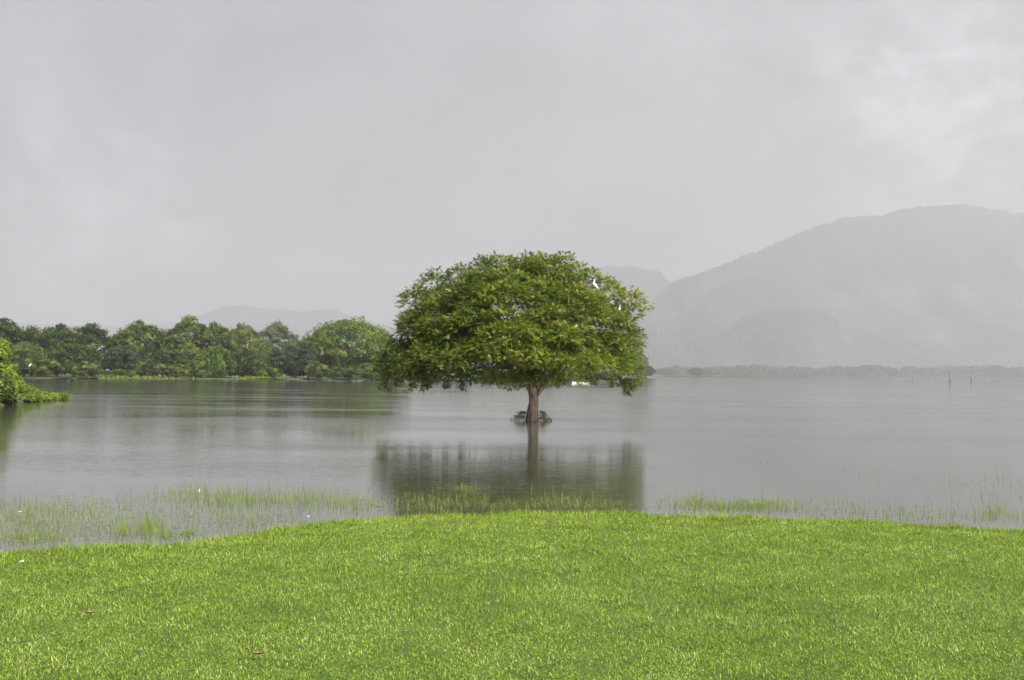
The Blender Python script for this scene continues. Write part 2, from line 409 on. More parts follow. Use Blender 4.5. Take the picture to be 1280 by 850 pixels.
class Leaves:
    def __init__(s): s.V, s.F, s.S, s.A, s.n = [], [], [], [], 0
    def put(s, tmpl, pos, rot, scl, v):
        V, Fl, S = scatter(tmpl[0], tmpl[1], pos, rot, scl)
        s.V.append(V); s.F.append(Fl + s.n); s.S.append(S); s.A.append(np.repeat(v, len(tmpl[0]))); s.n += len(V)
    def mesh(s, name): return mesh_np(name, np.concatenate(s.V), np.concatenate(s.F), np.concatenate(s.S), {'v': np.concatenate(s.A)})

# ------------------------------------------------------------------ the tree in the water
TB = G(665, 525.5); K = TB.y / F                      # metres per photo pixel at the tree
def T(u, v, dy=0.0):
    "photo pixel at the tree's distance (plus dy), relative to the trunk base"
    p = at(u, v, TB.y + dy); return Vector((p.x - TB.x, dy, p.z - TB.z))
tree = empty('flooded_tree', TB)
tag(tree, 'broad domed green tree standing alone in the lake water', 'tree')
mb = MB(); P_, r_ = [], []
for (u, v_, wd) in ((665, 540, 21), (665, 527, 18), (665.2, 522, 15.5), (665.8, 516, 14), (666.3, 510, 13), (667, 503, 11.8), (667.2, 496, 11.8), (666.5, 490, 12.8), (665.8, 484, 13.8), (665.5, 478, 13.5), (665.5, 472, 10)):
    P_.append(T(u, v_) + Vector((0, random.uniform(-.03, .03), 0))); r_.append(wd * .5 * K)
mb.tube(P_, r_, 20, .09)
trunk = mb.build('trunk', M['bark'], tree)
# crown envelope
cxm = T(637, 470).x
RX, RY = 4.8, 4.9
rr = np.array([0, .2, .4, .6, .75, .87, .95, 1.0, 1.05]); zt = np.array([6.5, 6.42, 6.2, 5.75, 5.15, 4.45, 3.7, 2.85, 2.3])
def topz(x, y):
    r = np.sqrt(((x - cxm) / (RX * np.where(x < cxm, .92, 1.0))) ** 2 + (y / RY) ** 2)
    wob = .35 * np.sin(x * 1.1 + .7) * np.sin(y * 1.3 + 2) + .2 * np.sin(x * 2.9) * np.cos(y * 2.3)
    return np.interp(r, rr, zt) + wob * (r < .97), r
cl_c = []
def try_add(p, md):
    for (q, _) in cl_c:
        if (q - p).length < md: return False
    cl_c.append((p, None)); return True
k_ = 0
while k_ < 9000 and len(cl_c) < 215:
    k_ += 1
    a = random.uniform(0, 2 * math.pi); r = math.sqrt(random.random()) * 1.0
    x, y = cxm + RX * r * math.cos(a), RY * r * math.sin(a)
    z, r = topz(x, y); z = float(z) - .42
    lo = 2.4 + .75 * max(0, 1 - r * 1.35)
    if random.random() < .55: zz = z
    else: zz = random.uniform(lo, max(lo + .05, z))
    edge = (z - zz) < .1 or r > .72 or zz < lo + .35
    if not edge: continue
    try_add(Vector((x, y, zz)), .78)
# a few clumps that give the photographed outline its corners
for (u, v_, dy) in ((488, 455, 0), (494, 435, -.5), (484, 462, .3), (521, 378, 0), (512, 402, .6), (545, 360, .5), (578, 343, 0), (605, 336, .4), (640, 332, 0), (656, 335, -.3), (676, 334, .2), (694, 337, 0), (664, 340, -1.2), (620, 335, .2), (705, 330, .3), (722, 340, -.6), (738, 350, 0), (755, 358, .3), (765, 368, -.8), (786, 380, 0), (788, 392, .4), (780, 405, 0), (764, 402, -1), (772, 414, .8), (785, 440, .5), (770, 438, -1), (740, 380, -2), (745, 425, -2.2), (700, 420, -3.8), (640, 430, -4.2), (580, 440, -3.6), (530, 440, -2.6), (782, 425, 0),
                    (785, 458, 0), (790, 465, -.5), (650, 468, -2.4), (690, 466, -2.2), (672, 455, -3.2), (655, 477, -2.6), (684, 476, -2.6), (622, 474, -3.0), (712, 473, -2.8), (668, 480, -1.6), (500, 452, 1.0), (505, 450, -1.5), (516, 464, 1.5), (498, 466, -.8), (600, 468, -2), (730, 462, -2), (560, 468, -1.5), (770, 462, -1.5), (522, 462, -1), (637, 470, 1.5)):
    cl_c.append((T(u, v_, dy), None))
inv = MC.inverted()
def px_of(c):
    q = inv @ (TB + c); return CX + F * q.x / -q.z, CY - F * q.y / -q.z
holes = ((566, 394, 13), (752, 416, 15), (776, 380, 9))
clumps = [c for c, _ in cl_c if not any(math.hypot(px_of(c)[0] - a, px_of(c)[1] - b_) < h_ for a, b_, h_ in holes)]
# limbs from the fork, each carrying the twigs to the clumps it feeds
fork = T(665.5, 480)
limb_ends = []
for i in range(9):
    a = 2 * math.pi * (i + .3) / 9 + random.uniform(-.15, .15); rad = random.uniform(.5, .68)
    limb_ends.append(Vector((cxm + RX * rad * math.cos(a), RY * rad * math.sin(a), random.uniform(3.5, 4.7))))
limb_ends += [Vector((-.6, .3, 5.9)), Vector((1.3, -.6, 5.5))]
clumps += [e + Vector((random.uniform(-.2, .2), -.35, random.uniform(0, .25))) for e in limb_ends] + [e * .92 + Vector((0, -.5, .1)) for e in limb_ends[:9]]
limbs = []
for i, e in enumerate(limb_ends):
    st = fork + Vector((random.uniform(-.1, .1), random.uniform(-.1, .1), random.uniform(-.15, .1)))
    ctl = Vector((e.x * .30, e.y * .30, st.z + (e.z - st.z) * .62))
    P_ = bez(st, ctl, e, 12); P_ = [p + Vector((random.uniform(-1, 1), random.uniform(-1, 1), random.uniform(-1, 1))) * .05 * min(1, j / 3) for j, p in enumerate(P_)]
    mb = MB(); mb.tube(P_, [.115 * (1 - j / 13) + .02 for j in range(12)], 8, .06)
    limbs.append((mb, P_))
for c in clumps:
    best = min(((p - c).length + (0.6 if p.z > c.z + .5 else 0), i, j) for i, (m_, Pl) in enumerate(limbs) for j, p in enumerate(Pl) if j > 2)
    s0 = limbs[best[1]][1][best[2]]
    md = (s0 + c) * .5 + Vector((0, 0, .25 if c.z > s0.z else .35))
    limbs[best[1]][0].tube(bez(s0, md, c, 6), [.04, .034, .028, .022, .016, .009], 5, .05, cap=False)
for mb, _ in limbs: mb.build('limb', M['bark'], tree)
mb = MB(); mb.tube([T(670, 496), T(674, 490), T(678, 484), T(681, 478), T(684, 470)], [.08, .10, .10, .105, .06], 10, .06)
mb.build('cut_limb', M['bark'], tree)
# leaves
sprigs = [sprig_template(6, .155, .070, .037, random.uniform(.0, .8)) for _ in range(6)]
lv = Leaves()
def clump_leaves(c, rad, flat, count, hue, droop=0.0, size=1.0):
    for sp in sprigs:
        n = max(1, count // len(sprigs))
        d = unit(n); d[:, 2] = np.where(d[:, 2] < -.35, -d[:, 2], d[:, 2])
        rr_ = rad * rng.uniform(.55, 1.08, (n, 1)); p = np.array(c)[None] + d * rr_ * np.array([1, 1, flat])
        dr = d * np.array([1, 1, .35]) + rng.normal(0, .38, (n, 3)); dr[:, 2] -= droop
        up = d * .6 + np.array([0, 0, .9]) + rng.normal(0, .3, (n, 3))
        v = np.clip(hue + rng.normal(0, .16, n), 0, .9)
        q = rng.random(n); v[q < .06] = rng.uniform(.86, 1, (q < .06).sum())
        lv.put(sp, p, frames(dr, up), size * rng.uniform(.75, 1.25, n), v)
for c in clumps:
    rad = random.uniform(.45, .88)
    hue = .40 + random.gauss(0, .10) + .02 * c.x
    clump_leaves(c, rad, random.uniform(.68, .98), int(370 * rad * rad / .6), hue)
    for _ in range(random.choice((0, 1, 1, 2))):           # ragged side shoots
        o_ = Vector((random.uniform(-1, 1), random.uniform(-1, 1), random.uniform(-.5, .5))).normalized() * rad * 1.05
        clump_leaves(c + o_, random.uniform(.2, .38), .7, 24, hue + .05, .1)
# hanging shoots under the rim
for (u, v0, v1, dy) in ((482, 470, 489, 0), (479, 468, 486, .5), (497, 470, 481, .4), (513, 470, 486, -.6), (531, 470, 488, -.8), (535, 470, 484, 0), (560, 470, 486, -.5), (576, 470, 486, .2), (590, 470, 479, -1), (735, 470, 479, -.6), (742, 470, 481, 0),
                        (765, 470, 482, -.5), (773, 470, 483, .5), (783, 470, 493, 0), (786, 474, 495, .1), (795, 470, 487, -.2), (801, 468, 482, .3), (622, 470, 480, -3), (700, 468, 479, -2.5), (545, 470, 480, -2), (520, 470, 480, -2.5)):
    a, b_ = T(u, v0, dy), T(u + random.uniform(-3, 3), v1, dy); L_ = (b_ - a).length
    mb_i = min(range(len(limbs)), key=lambda i: min((p - a).length for p in limbs[i][1]))
    for j in range(max(3, int(L_ / .11))):
        f = (j + .5) / max(3, int(L_ / .11)); clump_leaves(a.lerp(b_, f), .13 + .10 * (1 - f), 1.0, 18, .38 + random.gauss(0, .06), .6, .8)
crown = link('crown', lv.mesh('crown'), M['leaf'], tree)
# leafy shoots round the foot of the trunk
for side, pts in (('l', [(657, 519, 642, 524), (658, 516, 646, 521), (657, 521, 641, 527.5), (659, 523, 650, 527), (658, 518, 650, 516)]), ('r', [(673, 519, 686, 524), (673, 516, 680, 518), (673, 522, 687, 527), (672, 523, 680, 526.5)])):
    lv = Leaves(); mb = MB()
    for (u0, v0, u1, v1) in pts:
        dy = random.uniform(-.7, .1); a, b_ = T(u0, v0, -.1), T(u1, v1, dy); md = (a + b_) * .5 + Vector((0, 0, .12))
        Pb = bez(a, md, b_, 8); mb.tube(Pb, [.016 - .0016 * j for j in range(8)], 5)
        for p in Pb[2:]: clump_leaves(p, .10, .5, 6, .66, .1, .6)
    sh = mb.build('basal_shoot', M['bark'], tree)
    link('shoot_leaves', lv.mesh('shoot_leaves'), M['leaf'], sh)

# ------------------------------------------------------------------ trees of the far bank
def far_tree(seed, H, Wd, nclump, leaf_size, base=.08, density=46, loose=0.0, trunk_show=.25, mat=None):
    "parts of one bank tree in metres, foot at the origin"
    random.seed(seed); r = np.random.default_rng(seed)
    root = empty('bank_tree', (0, 0, 0))
    lv = Leaves(); tm = [tuft_template(7, leaf_size, leaf_size * 1.0) for _ in range(4)]
    cs = []
    for i in range(nclump):
        for _ in range(30):
            d = Vector((random.gauss(0, 1), random.gauss(0, 1), random.gauss(0, 1))).normalized()
            q = random.uniform(.62, .98) ** .6
            zc = H * (base + (1 - base) * (.5 + .5 * d.z * q)); fr = (zc / H - base) / (1 - base)
            prof = (math.sin(math.pi * min(1, fr * .78 + .2)) ** .55)
            p = Vector((d.x * q * Wd * .5 * prof * 1.1, d.y * q * Wd * .5 * prof * 1.1, zc))
            if all((p - c[0]).length > Wd * .10 for c in cs): break
        cs.append((p, Wd * random.uniform(.075, .135) * (1 - loose * .3)))
    for (c, rad) in cs:
        hue = .38 + random.gauss(0, .22)  # wide tone spread between clumps paints deeper shadows into the crown
        for k, t_ in enumerate(tm):
            n = max(2, int(density * random.uniform(.7, 1.2)) // 4)
            d = unit(n, r); d[:, 2] = np.where(d[:, 2] < -.3, -d[:, 2], d[:, 2])
            p = np.array(c)[None] + d * rad * r.uniform(.5, 1.08 + loose * .5, (n, 1)) * np.array([1.15, 1.15, .78])
            lv.put(t_, p, frames(np.cross(d, unit(n, r)) + 1e-4, d + r.normal(0, .25, (n, 3)) + np.array([0, 0, .35])), r.uniform(.7, 1.25, n), np.clip(hue + r.normal(0, .15, n), 0, 1))
    mb = MB(); tr_top = Vector((random.uniform(-.5, .5), random.uniform(-.5, .5), H * .55))
    mb.tube(bez((0, 0, -.4), (random.uniform(-.6, .6), 0, H * .25), tr_top, 9), [H * .026 * (1 - .07 * j) for j in range(9)], 9, .06)
    tk = mb.build('trunk', M['far_bark'], root)
    mb = MB()
    for (c, rad) in cs[::3]:
        s0 = Vector((0, 0, random.uniform(.15, .45) * H)); mb.tube(bez(s0, (s0 + c) * .5 + Vector((0, 0, H * .05)), c, 6), [H * .010 * (1 - .15 * j) for j in range(6)], 5, cap=False)
    mb.build('branches', M['far_bark'], root)
    link('crown', lv.mesh('crown'), mat or M['far_leaf'], root)
    return root

protos = {
    'round': far_tree(11, 13, 15, 95, .46),
    'dome': far_tree(12, 13, 20, 160, .46, mat=M['bright_leaf']),
    'tall': far_tree(13, 15, 12, 85, .46),
    'loose': far_tree(14, 15, 12, 84, .42, base=.22, density=40, loose=.4, mat=M['pale_leaf']),
    'dark': far_tree(15, 10, 12, 70, .42, base=.12, mat=M['dark_leaf']),
    'wide': far_tree(16, 12, 17, 105, .46),
    'shrub': far_tree(17, 5, 8, 46, .34, base=.02),
    'bright_shrub': far_tree(18, 3.5, 8, 40, .34, base=.02, mat=M['bright_leaf']),
}
PH = {'round': 13, 'dome': 13, 'tall': 15, 'loose': 15, 'dark': 10, 'wide': 12, 'shrub': 5, 'bright_shrub': 3.5}
PW = {'round': 15, 'dome': 20, 'tall': 12, 'loose': 12, 'dark': 12, 'wide': 17, 'shrub': 8, 'bright_shrub': 8}
used = set()
def plant(kind, name, u, vtop, wpx, dist, label, cat='tree', group=None, zbase=.3, rz=None):
    p = protos[kind]
    if kind in used: p = copy_tree(p)
    used.add(kind)
    base = at(u, 470, dist); topz_ = at(u, vtop, dist).z
    h = max(1.0, topz_ - zbase); wd = wpx / F * dist
    p.name = name; p.location = (base.x, dist, zbase)
    p.scale = (wd / PW[kind], wd / PW[kind], h / (PH[kind] * 1.02))
    p.rotation_euler = (0, 0, random.uniform(0, 6.28) if rz is None else rz)
    for k in ('label', 'category', 'group'):
        if k in p: del p[k]
    tag(p, label, cat, group); return p
GT = 'trees of the far bank'
random.seed(3)
trees = [
    ('wide', -70, 392, 110, 262, 'broad green bank tree behind the near leafy bank', None),
    ('round', 2, 399, 70, 258, 'rounded green tree rising directly behind the tall near shrub', None),
    ('wide', 40, 411, 60, 262, 'dark green bank tree in the low dip of the tree line', None),
    ('round', 72, 406, 66, 268, 'bushy green bank tree beside the low dip in the tree line', None),
    ('tall', 112, 404, 58, 270, 'round topped green bank tree left of a narrow sky gap', None),
    ('round', 175, 402, 70, 272, 'flat topped olive bank tree right of a narrow sky gap', None),
    ('wide', 203, 415, 50, 280, 'low green bank tree filling in before the tall peaked tree', None),
    ('tall', 236, 395, 56, 274, 'tall peaked dark green tree, highest of the left group', None),
    ('round', 268, 404, 56, 278, 'green bank tree beside the tall peaked tree', None),
    ('wide', 302, 408, 60, 286, 'spreading green bank tree next to the pale feathery tree', None),
    ('loose', 345, 404, 50, 335, 'pale olive feathery tree rising behind the bank tree line', None),
    ('wide', 330, 430, 60, 295, 'low green tree in front of the pale feathery tree', None),
    ('round', 385, 424, 56, 300, 'mid green tree between the pale tree and large dome', None),
    ('dark', 368, 432, 54, 288, 'dark low tree with open trunk at the water edge', None),
    ('round', 402, 410, 40, 312, 'small grey green tree against the side of the large dome', None),
    ('dome', 436, 399, 100, 304, 'large dome shaped bright green tree on the far bank', None),
    ('wide', 478, 422, 60, 312, 'green bank tree half behind the lone flooded tree', None),
    ('round', 92, 428, 60, 250, 'green water edge tree in front of the taller tree line', GT),
    ('wide', 30, 430, 60, 243, 'green water edge tree in front of the taller tree line', GT),
    ('dark', 150, 432, 46, 262, 'dark green tree below the narrow sky gap', None),
    ('round', 210, 434, 52, 262, 'green water edge tree in front of the taller tree line', GT),
    ('wide', 305, 438, 56, 278, 'green water edge tree in front of the taller tree line', GT),
]
for (k, u, vt, wp, ds, lab, gr) in trees: plant(k, 'bank_tree', u, vt, wp, ds, lab, 'tree', gr)
SG = 'shrubs along the far bank'
for (k, u, vt, wp, ds) in [('shrub', 55, 448, 46, 236), ('shrub', 20, 452, 36, 232), ('shrub', 105, 452, 36, 240), ('bright_shrub', 268, 436, 46, 268), ('bright_shrub', 245, 452, 36, 262), ('shrub', 185, 450, 40, 254), ('bright_shrub', 150, 462, 36, 248),
                           ('shrub', 222, 455, 34, 258), ('shrub', 320, 448, 36, 278), ('bright_shrub', 335, 460, 34, 276), ('shrub', 395, 452, 30, 284), ('shrub', 418, 458, 30, 285), ('bright_shrub', 462, 455, 34, 290), ('shrub', 440, 458, 34, 288),
                           ('shrub', 495, 450, 44, 295), ('bright_shrub', 535, 458, 44, 295), ('shrub', 570, 455, 44, 295), ('bright_shrub', 605, 463, 46, 286), ('bright_shrub', 640, 464, 44, 284), ('shrub', 680, 460, 46, 290), ('bright_shrub', 708, 466, 36, 280), ('shrub', 735, 461, 44, 292), ('shrub', 760, 464, 30, 296)] + [('shrub', u_, 447, 46, 292 + .02 * u_) for u_ in range(-20, 480, 30)]:
    if vt == 447: plant(k, 'shrub', u, vt, wp, ds, 'dark undergrowth shrub in the shade beneath the bank trees', 'shrub', 'undergrowth beneath the bank trees'); continue
    if u > 480: plant(k, 'shrub', u, vt, wp, ds, 'low bank shrub seen under the crown of the flooded tree' + (', light green' if k == 'bright_shrub' else ', dark green'), 'shrub', SG + ' under the crown' + (', light' if k == 'bright_shrub' else ', dark')); continue
    if k == 'bright_shrub': plant(k, 'shrub', u, vt, wp, ds, 'light green leafy shrub at the far bank water edge', 'shrub', SG + ', light')
    else: plant(k, 'shrub', u, vt, wp, ds, 'dark green bushy shrub at the far bank water edge', 'shrub', SG + ', dark')
# distant single trees across the open water
FG = 'hazy trees on the far shore'
for (k, u, vt, wp, ds) in [('round', 792, 438, 34, 820), ('wide', 808, 456, 20, 830), ('wide', 832, 460, 26, 2300), ('dark', 870, 459, 18, 2000), ('round', 885, 459, 30, 2700), ('wide', 925, 457, 34, 2850), ('round', 1245, 456, 22, 2900), ('round', 1010, 459, 24, 2900), ('tall', 1072, 458, 18, 2900)]:
    plant(k, 'shore_tree', u, vt, wp, ds, 'grey hazy tree beside the lone flooded tree, across open water' if ds < 900 else 'faint grey tree standing out of the distant wooded shore', 'tree', FG + (', near' if ds < 900 else ''), zbase=.0)

# land under the far bank
def land(name, pts, hgt, mat, edge=4.0, label=None):
    "a low bank: outline pushed up from just below the water"
    n = len(pts); c = sum((Vector((p[0], p[1], 0)) for p in pts), Vector()) / n
    V = []; Fc = []
    for ring, z in ((0, -.5), (1, hgt * .6), (2.4, hgt)):
        for p in pts:
            q = Vector((p[0], p[1], 0)); d = (c - q); q = q + d.normalized() * min(d.length * .9, edge * ring); V.append((q.x, q.y, z + (random.uniform(-.1, .1) * hgt if ring else 0)))
    for r_i in range(2):
        for i in range(n): Fc.append([r_i * n + i, r_i * n + (i + 1) % n, (r_i + 1) * n + (i + 1) % n, (r_i + 1) * n + i])
    Fc.append([2 * n + i for i in range(n)])
    return tag(link(name, mesh_np(name, V, [i for f in Fc for i in f], [len(f) for f in Fc]), mat), label, kind='structure')
FU = [-260, -60, 30, 90, 150, 250, 330, 400, 460, 540, 620, 700, 760, 775]; FD = [225, 225, 228, 235, 243, 256, 271, 280, 285, 289, 280, 275, 287, 292]
def front(u): return float(np.interp(u, FU, FD))
sp_ = [at(u, 470, front(u) + random.uniform(-1.5, 1.5)) for u in np.linspace(-260, 772, 70)]
land('far_bank', [(p.x, p.y) for p in sp_] + [(40, 330), (30, 420), (-250, 420), (-330, 330)], .18, M['bank'], 2.0, 'low grassy bank under the left tree line')

# grassy fringe of the far bank
pts, hh = [], []
for (u, v_, su, cnt, h) in ((150, 0, 20, 340, .8), (180, 0, 20, 260, .7), (215, 0, 24, 120, .5), (325, 0, 20, 380, .9), (345, 0, 12, 160, .7), (400, 0, 10, 50, .5), (600, 0, 40, 200, .6), (690, 0, 30, 160, .6)):
    for _ in range(cnt):
        uu = random.gauss(u, su * .7); q = at(uu, 470, front(uu) + random.uniform(.2, 4)); pts.append((q.x, q.y, 0)); hh.append(h * random.uniform(.5, 1.4))
pts = np.array(pts); n = len(pts)
Vb, Fb, Sb, Ab = blades(pts, np.array(hh), rng.uniform(.08, .2, n), np.abs(rng.normal(.35, .3, n)), rng.uniform(0, 6.28, n), np.clip(rng.normal(.55, .25, n), 0, 1))
tag(link('bank_grass', mesh_np('bank_grass', Vb, Fb, Sb, {'v': Ab}), M['lime_leaf']), 'light green reeds and grass fringing the far bank', 'grass', kind='stuff')

# distant wood along the lake's far end: reads as one grey mass
random.seed(21); lv = Leaves(); tm = [tuft_template(6, 5.0, 3.2) for _ in range(4)]; rw = np.random.default_rng(21)
cc = []
for u in np.arange(835, 1700, 1.6):
    d = 3000 + random.uniform(-60, 160); top = 459.2 + 1.6 * math.sin(u * .045) + 1.2 * math.sin(u * .13 + 1) + random.uniform(-1, 1.4) - max(0, (u - 835)) * .0012
    p = at(u, 470, d); zt_ = max(5, at(u, top, d).z)
    for k in range(5): cc.append((p.x + random.uniform(-3, 3), d + random.uniform(-6, 6), zt_ * (.12 + .19 * k) + random.uniform(-1, 1)))
cc = np.array(cc)
for t_ in tm:
    for rep in range(1):
        n = len(cc); d = unit(n, rw); d[:, 2] = np.abs(d[:, 2])
        lv.put(t_, cc + d * 2.6, frames(np.cross(d, unit(n, rw)), d), rw.uniform(.8, 1.3, n), np.clip(rw.normal(.4, .2, n), 0, 1))
tag(link('distant_wood', lv.mesh('distant_wood'), M['dark_leaf']), 'grey hazy wood along the far end of the lake', 'wood', kind='stuff')
land('far_shore', [(190, 1380), (330, 1700), (520, 2100), (800, 2850), (1500, 2900), (3200, 2850), (5200, 3300), (4000, 5000), (0, 5000), (-1200, 4200), (-300, 3200), (110, 1700)], 1.0, M['bank'], 12.0, 'flat far shore below the mountains')

# ------------------------------------------------------------------ mountains
def hill(name, prof, dist, depth, seed, label, x_pad=0):
    r = np.random.default_rng(seed)
    W_ = [(at(u, v, dist).x, max(0.0, at(u, v - 3, dist).z)) for (u, v) in prof]
    hx = np.array([p[0] for p in W_]); hz = np.array([p[1] for p in W_])
    nx, ny = 420, 60
    xs = np.linspace(hx[0], hx[-1], nx); ts = np.linspace(-1, 1, ny)
    X, Tt = np.meshgrid(xs, ts)
    ph = r.uniform(0, 6.28, 12); sc_ = depth / 900
    def fb(x, y):
        s = 0
        for k in range(6):
            f = (1 / 420) * 1.9 ** k / sc_; s = s + (.62 ** k) * np.sin(x * f + ph[k] + 1.3 * np.sin(y * f * .7 + ph[k + 6])) * np.sin(y * f * .8 + ph[11 - k])
        return s
    Hx = np.interp(X, hx, hz)
    base = np.where(Tt < 0, np.clip(1 + Tt, 0, 1) ** 1.25, np.clip(1 - Tt, 0, 1) ** 1.1)
    Yw = dist + Tt * depth
    Z = Hx * base * (1 + .30 * fb(X, Yw) * (1 - np.exp(-np.abs(Tt) * 7))) + 6.0 * fb(X * 5, Yw * 5) * base + r.uniform(-7, 7, X.shape) * base - 2.0 * (np.abs(Tt) > .985)
    Z = np.maximum(Z, -1.5)
    fl, sz = grid_faces(nx, ny)
    return tag(link(name, mesh_np(name, np.stack([X, Yw, Z], 2).reshape(-1, 3), fl, sz, smooth=True), M['hill']), label, kind='structure')
hill('mountain', [(715, 478), (760, 440), (800, 392), (843, 352), (880, 340), (915, 325), (950, 312), (985, 297), (1000, 291), (1040, 280), (1052, 276), (1090, 271), (1106, 270), (1126, 260), (1146, 257), (1175, 258), (1203, 257), (1232, 263), (1280, 265), (1400, 262), (1550, 290), (1750, 340), (1900, 400), (2050, 478)], 6000, 1700, 1, 'long grey mountain fading into the rain')
hill('foothill', [(690, 472), (740, 440), (790, 412), (815, 411), (850, 428), (880, 424), (905, 412), (940, 392), (962, 387), (1000, 388), (1040, 402), (1100, 425), (1200, 442), (1400, 450), (1700, 476)], 4600, 560, 2, 'low wooded foothill in front of the mountain')
hill('far_hill', [(480, 478), (560, 440), (640, 400), (700, 355), (752, 337), (790, 334), (824, 337), (838, 352), (870, 366), (920, 400), (1000, 440), (1100, 478)], 7600, 1400, 3, 'flat topped hill fading in haze behind the lone tree')
hill('far_hill', [(-500, 470), (-320, 420), (-150, 398), (0, 404), (60, 410), (130, 412), (180, 412), (225, 404), (258, 392), (285, 383), (308, 382), (330, 386), (375, 390), (400, 386), (420, 384), (427, 391), (450, 399), (485, 410), (560, 430), (650, 462), (700, 476)], 7800, 1300, 4, 'faint low hills behind the left tree line')

# ------------------------------------------------------------------ near bank on the left
nb = [G(u, v_) for (u, v_) in ((-260, 520), (-120, 512), (-30, 508), (10, 507), (26, 505), (45, 502), (70, 501), (88, 499.5), (80, 497.5), (45, 496))]
land('near_bank', [(p.x, p.y) for p in nb] + [(nb[-1].x - 8, 92), (-75, 100), (-85, 72)], .25, M['bank'], .6, 'low leafy spit of land reaching into the lake')
def bush(name, u, vtop, vbase, wpx, dy, seed, mat, label, leaf=.16, cl=60, group=None):
    random.seed(seed); b0 = G(u, vbase); b0.y += dy; ds = b0.y
    b0 = Vector((at(u, 470, ds).x, ds, .15)); h = at(u, vtop, ds).z - .15; wd = wpx / F * ds
    root = empty(name, b0); lv = Leaves(); tm = [tuft_template(8, leaf, leaf * 1.1) for _ in range(4)]; r = np.random.default_rng(seed); mb = MB()
    for i in range(cl):
        f = random.random() ** .8; a = random.uniform(0, 6.28); q = random.uniform(.3, 1) ** .5 * (1 - f * .62)
        c = Vector((math.cos(a) * q * wd * .5, math.sin(a) * q * wd * .5, h * (.06 + .9 * f))); rad = wd * random.uniform(.07, .13) + .08
        if i % 3 == 0: mb.tube(bez((random.uniform(-.1, .1), random.uniform(-.1, .1), -.3), (c.x * .4, c.y * .4, c.z * .7), c, 6), [.035 - .005 * j for j in range(6)], 5)
        hue = .42 + random.gauss(0, .14)
        for t_ in tm:
            n = 13; d = unit(n, r); d[:, 2] = np.where(d[:, 2] < -.3, -d[:, 2], d[:, 2])
            lv.put(t_, np.array(c)[None] + d * rad * r.uniform(.4, 1.1, (n, 1)), frames(np.cross(d, unit(n, r)) + 1e-4, d + np.array([0, 0, .4]) + r.normal(0, .25, (n, 3))), r.uniform(.7, 1.3, n), np.clip(hue + r.normal(0, .17, n), 0, 1))
    mb.build('stems', M['far_bark'], root); link('foliage', lv.mesh('foliage'), mat, root)
    return tag(root, label, 'shrub', group)
bush('shrub', -14, 428, 505, 74, .5, 31, M['lime_leaf'], 'tall yellow green shrub on the near leafy spit', .17, 90)
bush('shrub', 0, 472, 506, 32, -.5, 32, M['far_leaf'], 'dark green rounded shrub at the foot of the tall one', .17, 60)
bush('shrub', -90, 440, 508, 130, 1, 33, M['far_leaf'], 'wide green shrub behind the tall yellow green shrub', .2, 110)
for i, (u, vt, vb, wp) in enumerate(((27, 485, 503, 32), (40, 489, 502, 28), (52, 494, 501.5, 24), (64, 496, 500.5, 20), (77, 497, 500, 16))):
    bush('marsh_plant', u, vt, vb, wp, .4, 40 + i, M['lime_leaf'], 'low bright green leafy plants trailing along the near spit', .12, 46, 'low plants of the near spit')

# ------------------------------------------------------------------ birds, boat, stakes, scraps
def ball(mb, c, r, k=10, s=7):
    V, Fc = [], []
    for i in range(s + 1):
        th = math.pi * i / s
        for j in range(k): ph = 2 * math.pi * j / k; V.append((c[0] + r[0] * math.sin(th) * math.cos(ph), c[1] + r[1] * math.sin(th) * math.sin(ph), c[2] + r[2] * math.cos(th)))
    for i in range(s):
        for j in range(k): Fc.append([i * k + j, i * k + (j + 1) % k, (i + 1) * k + (j + 1) % k, (i + 1) * k + j][::-1])
    mb.add(V, Fc)
def egret(loc, h, rz, label, cat='bird', tilt=0.0, group=None):
    root = empty('egret', loc, rz); root.rotation_euler = (0, tilt, rz); s = h / .6
    mb = MB()                                     # tail, body, folded neck and head as one swept body
    prof = [(-.24, .10, .015), (-.17, .15, .045), (-.08, .21, .075), (.02, .27, .085), (.09, .325, .068), (.12, .37, .040), (.105, .42, .028), (.075, .46, .025), (.075, .50, .025), (.10, .535, .030), (.14, .55, .028), (.17, .55, .014)]
    mb.tube([Vector((x, 0, z)) * s for x, z, r in prof], [r * s for x, z, r in prof], 10)
    mb.build('body', M['white'], root)
    mb = MB(); mb.tube([Vector((.165, 0, .55)) * s, Vector((.21, 0, .545)) * s, Vector((.26, 0, .535)) * s], [.012 * s, .008 * s, .002 * s], 6); mb.build('beak', M['beak'], root)
    for sg in (-1, 1):
        mb = MB(); mb.tube([Vector((-.02, sg * .03, .22)) * s, Vector((-.01, sg * .03, .11)) * s, Vector((-.03, sg * .03, 0)) * s, Vector((.03, sg * .03, -.005)) * s], [.009 * s, .007 * s, .007 * s, .004 * s], 6); mb.build('leg', M['dark'], root)
    return tag(root, label, cat, group)
e1 = at(742, 361, TB.y - 3.9); egret(e1, .38, 3.0, 'white egret perched high in the flooded tree', tilt=-.3)
e2 = at(774.5, 389, TB.y - 2.2); egret(e2, .24, 1.2, 'smaller white egret low on the side of the flooded tree')
e3 = at(37.5, 458.5, 229); egret(e3, .8, .3, 'white egret sitting on the bushes of the far bank')
p = G(249, 614); egret((p.x, p.y, -.01), .055, 1.2, 'tiny pale bird wading among the flooded grass')

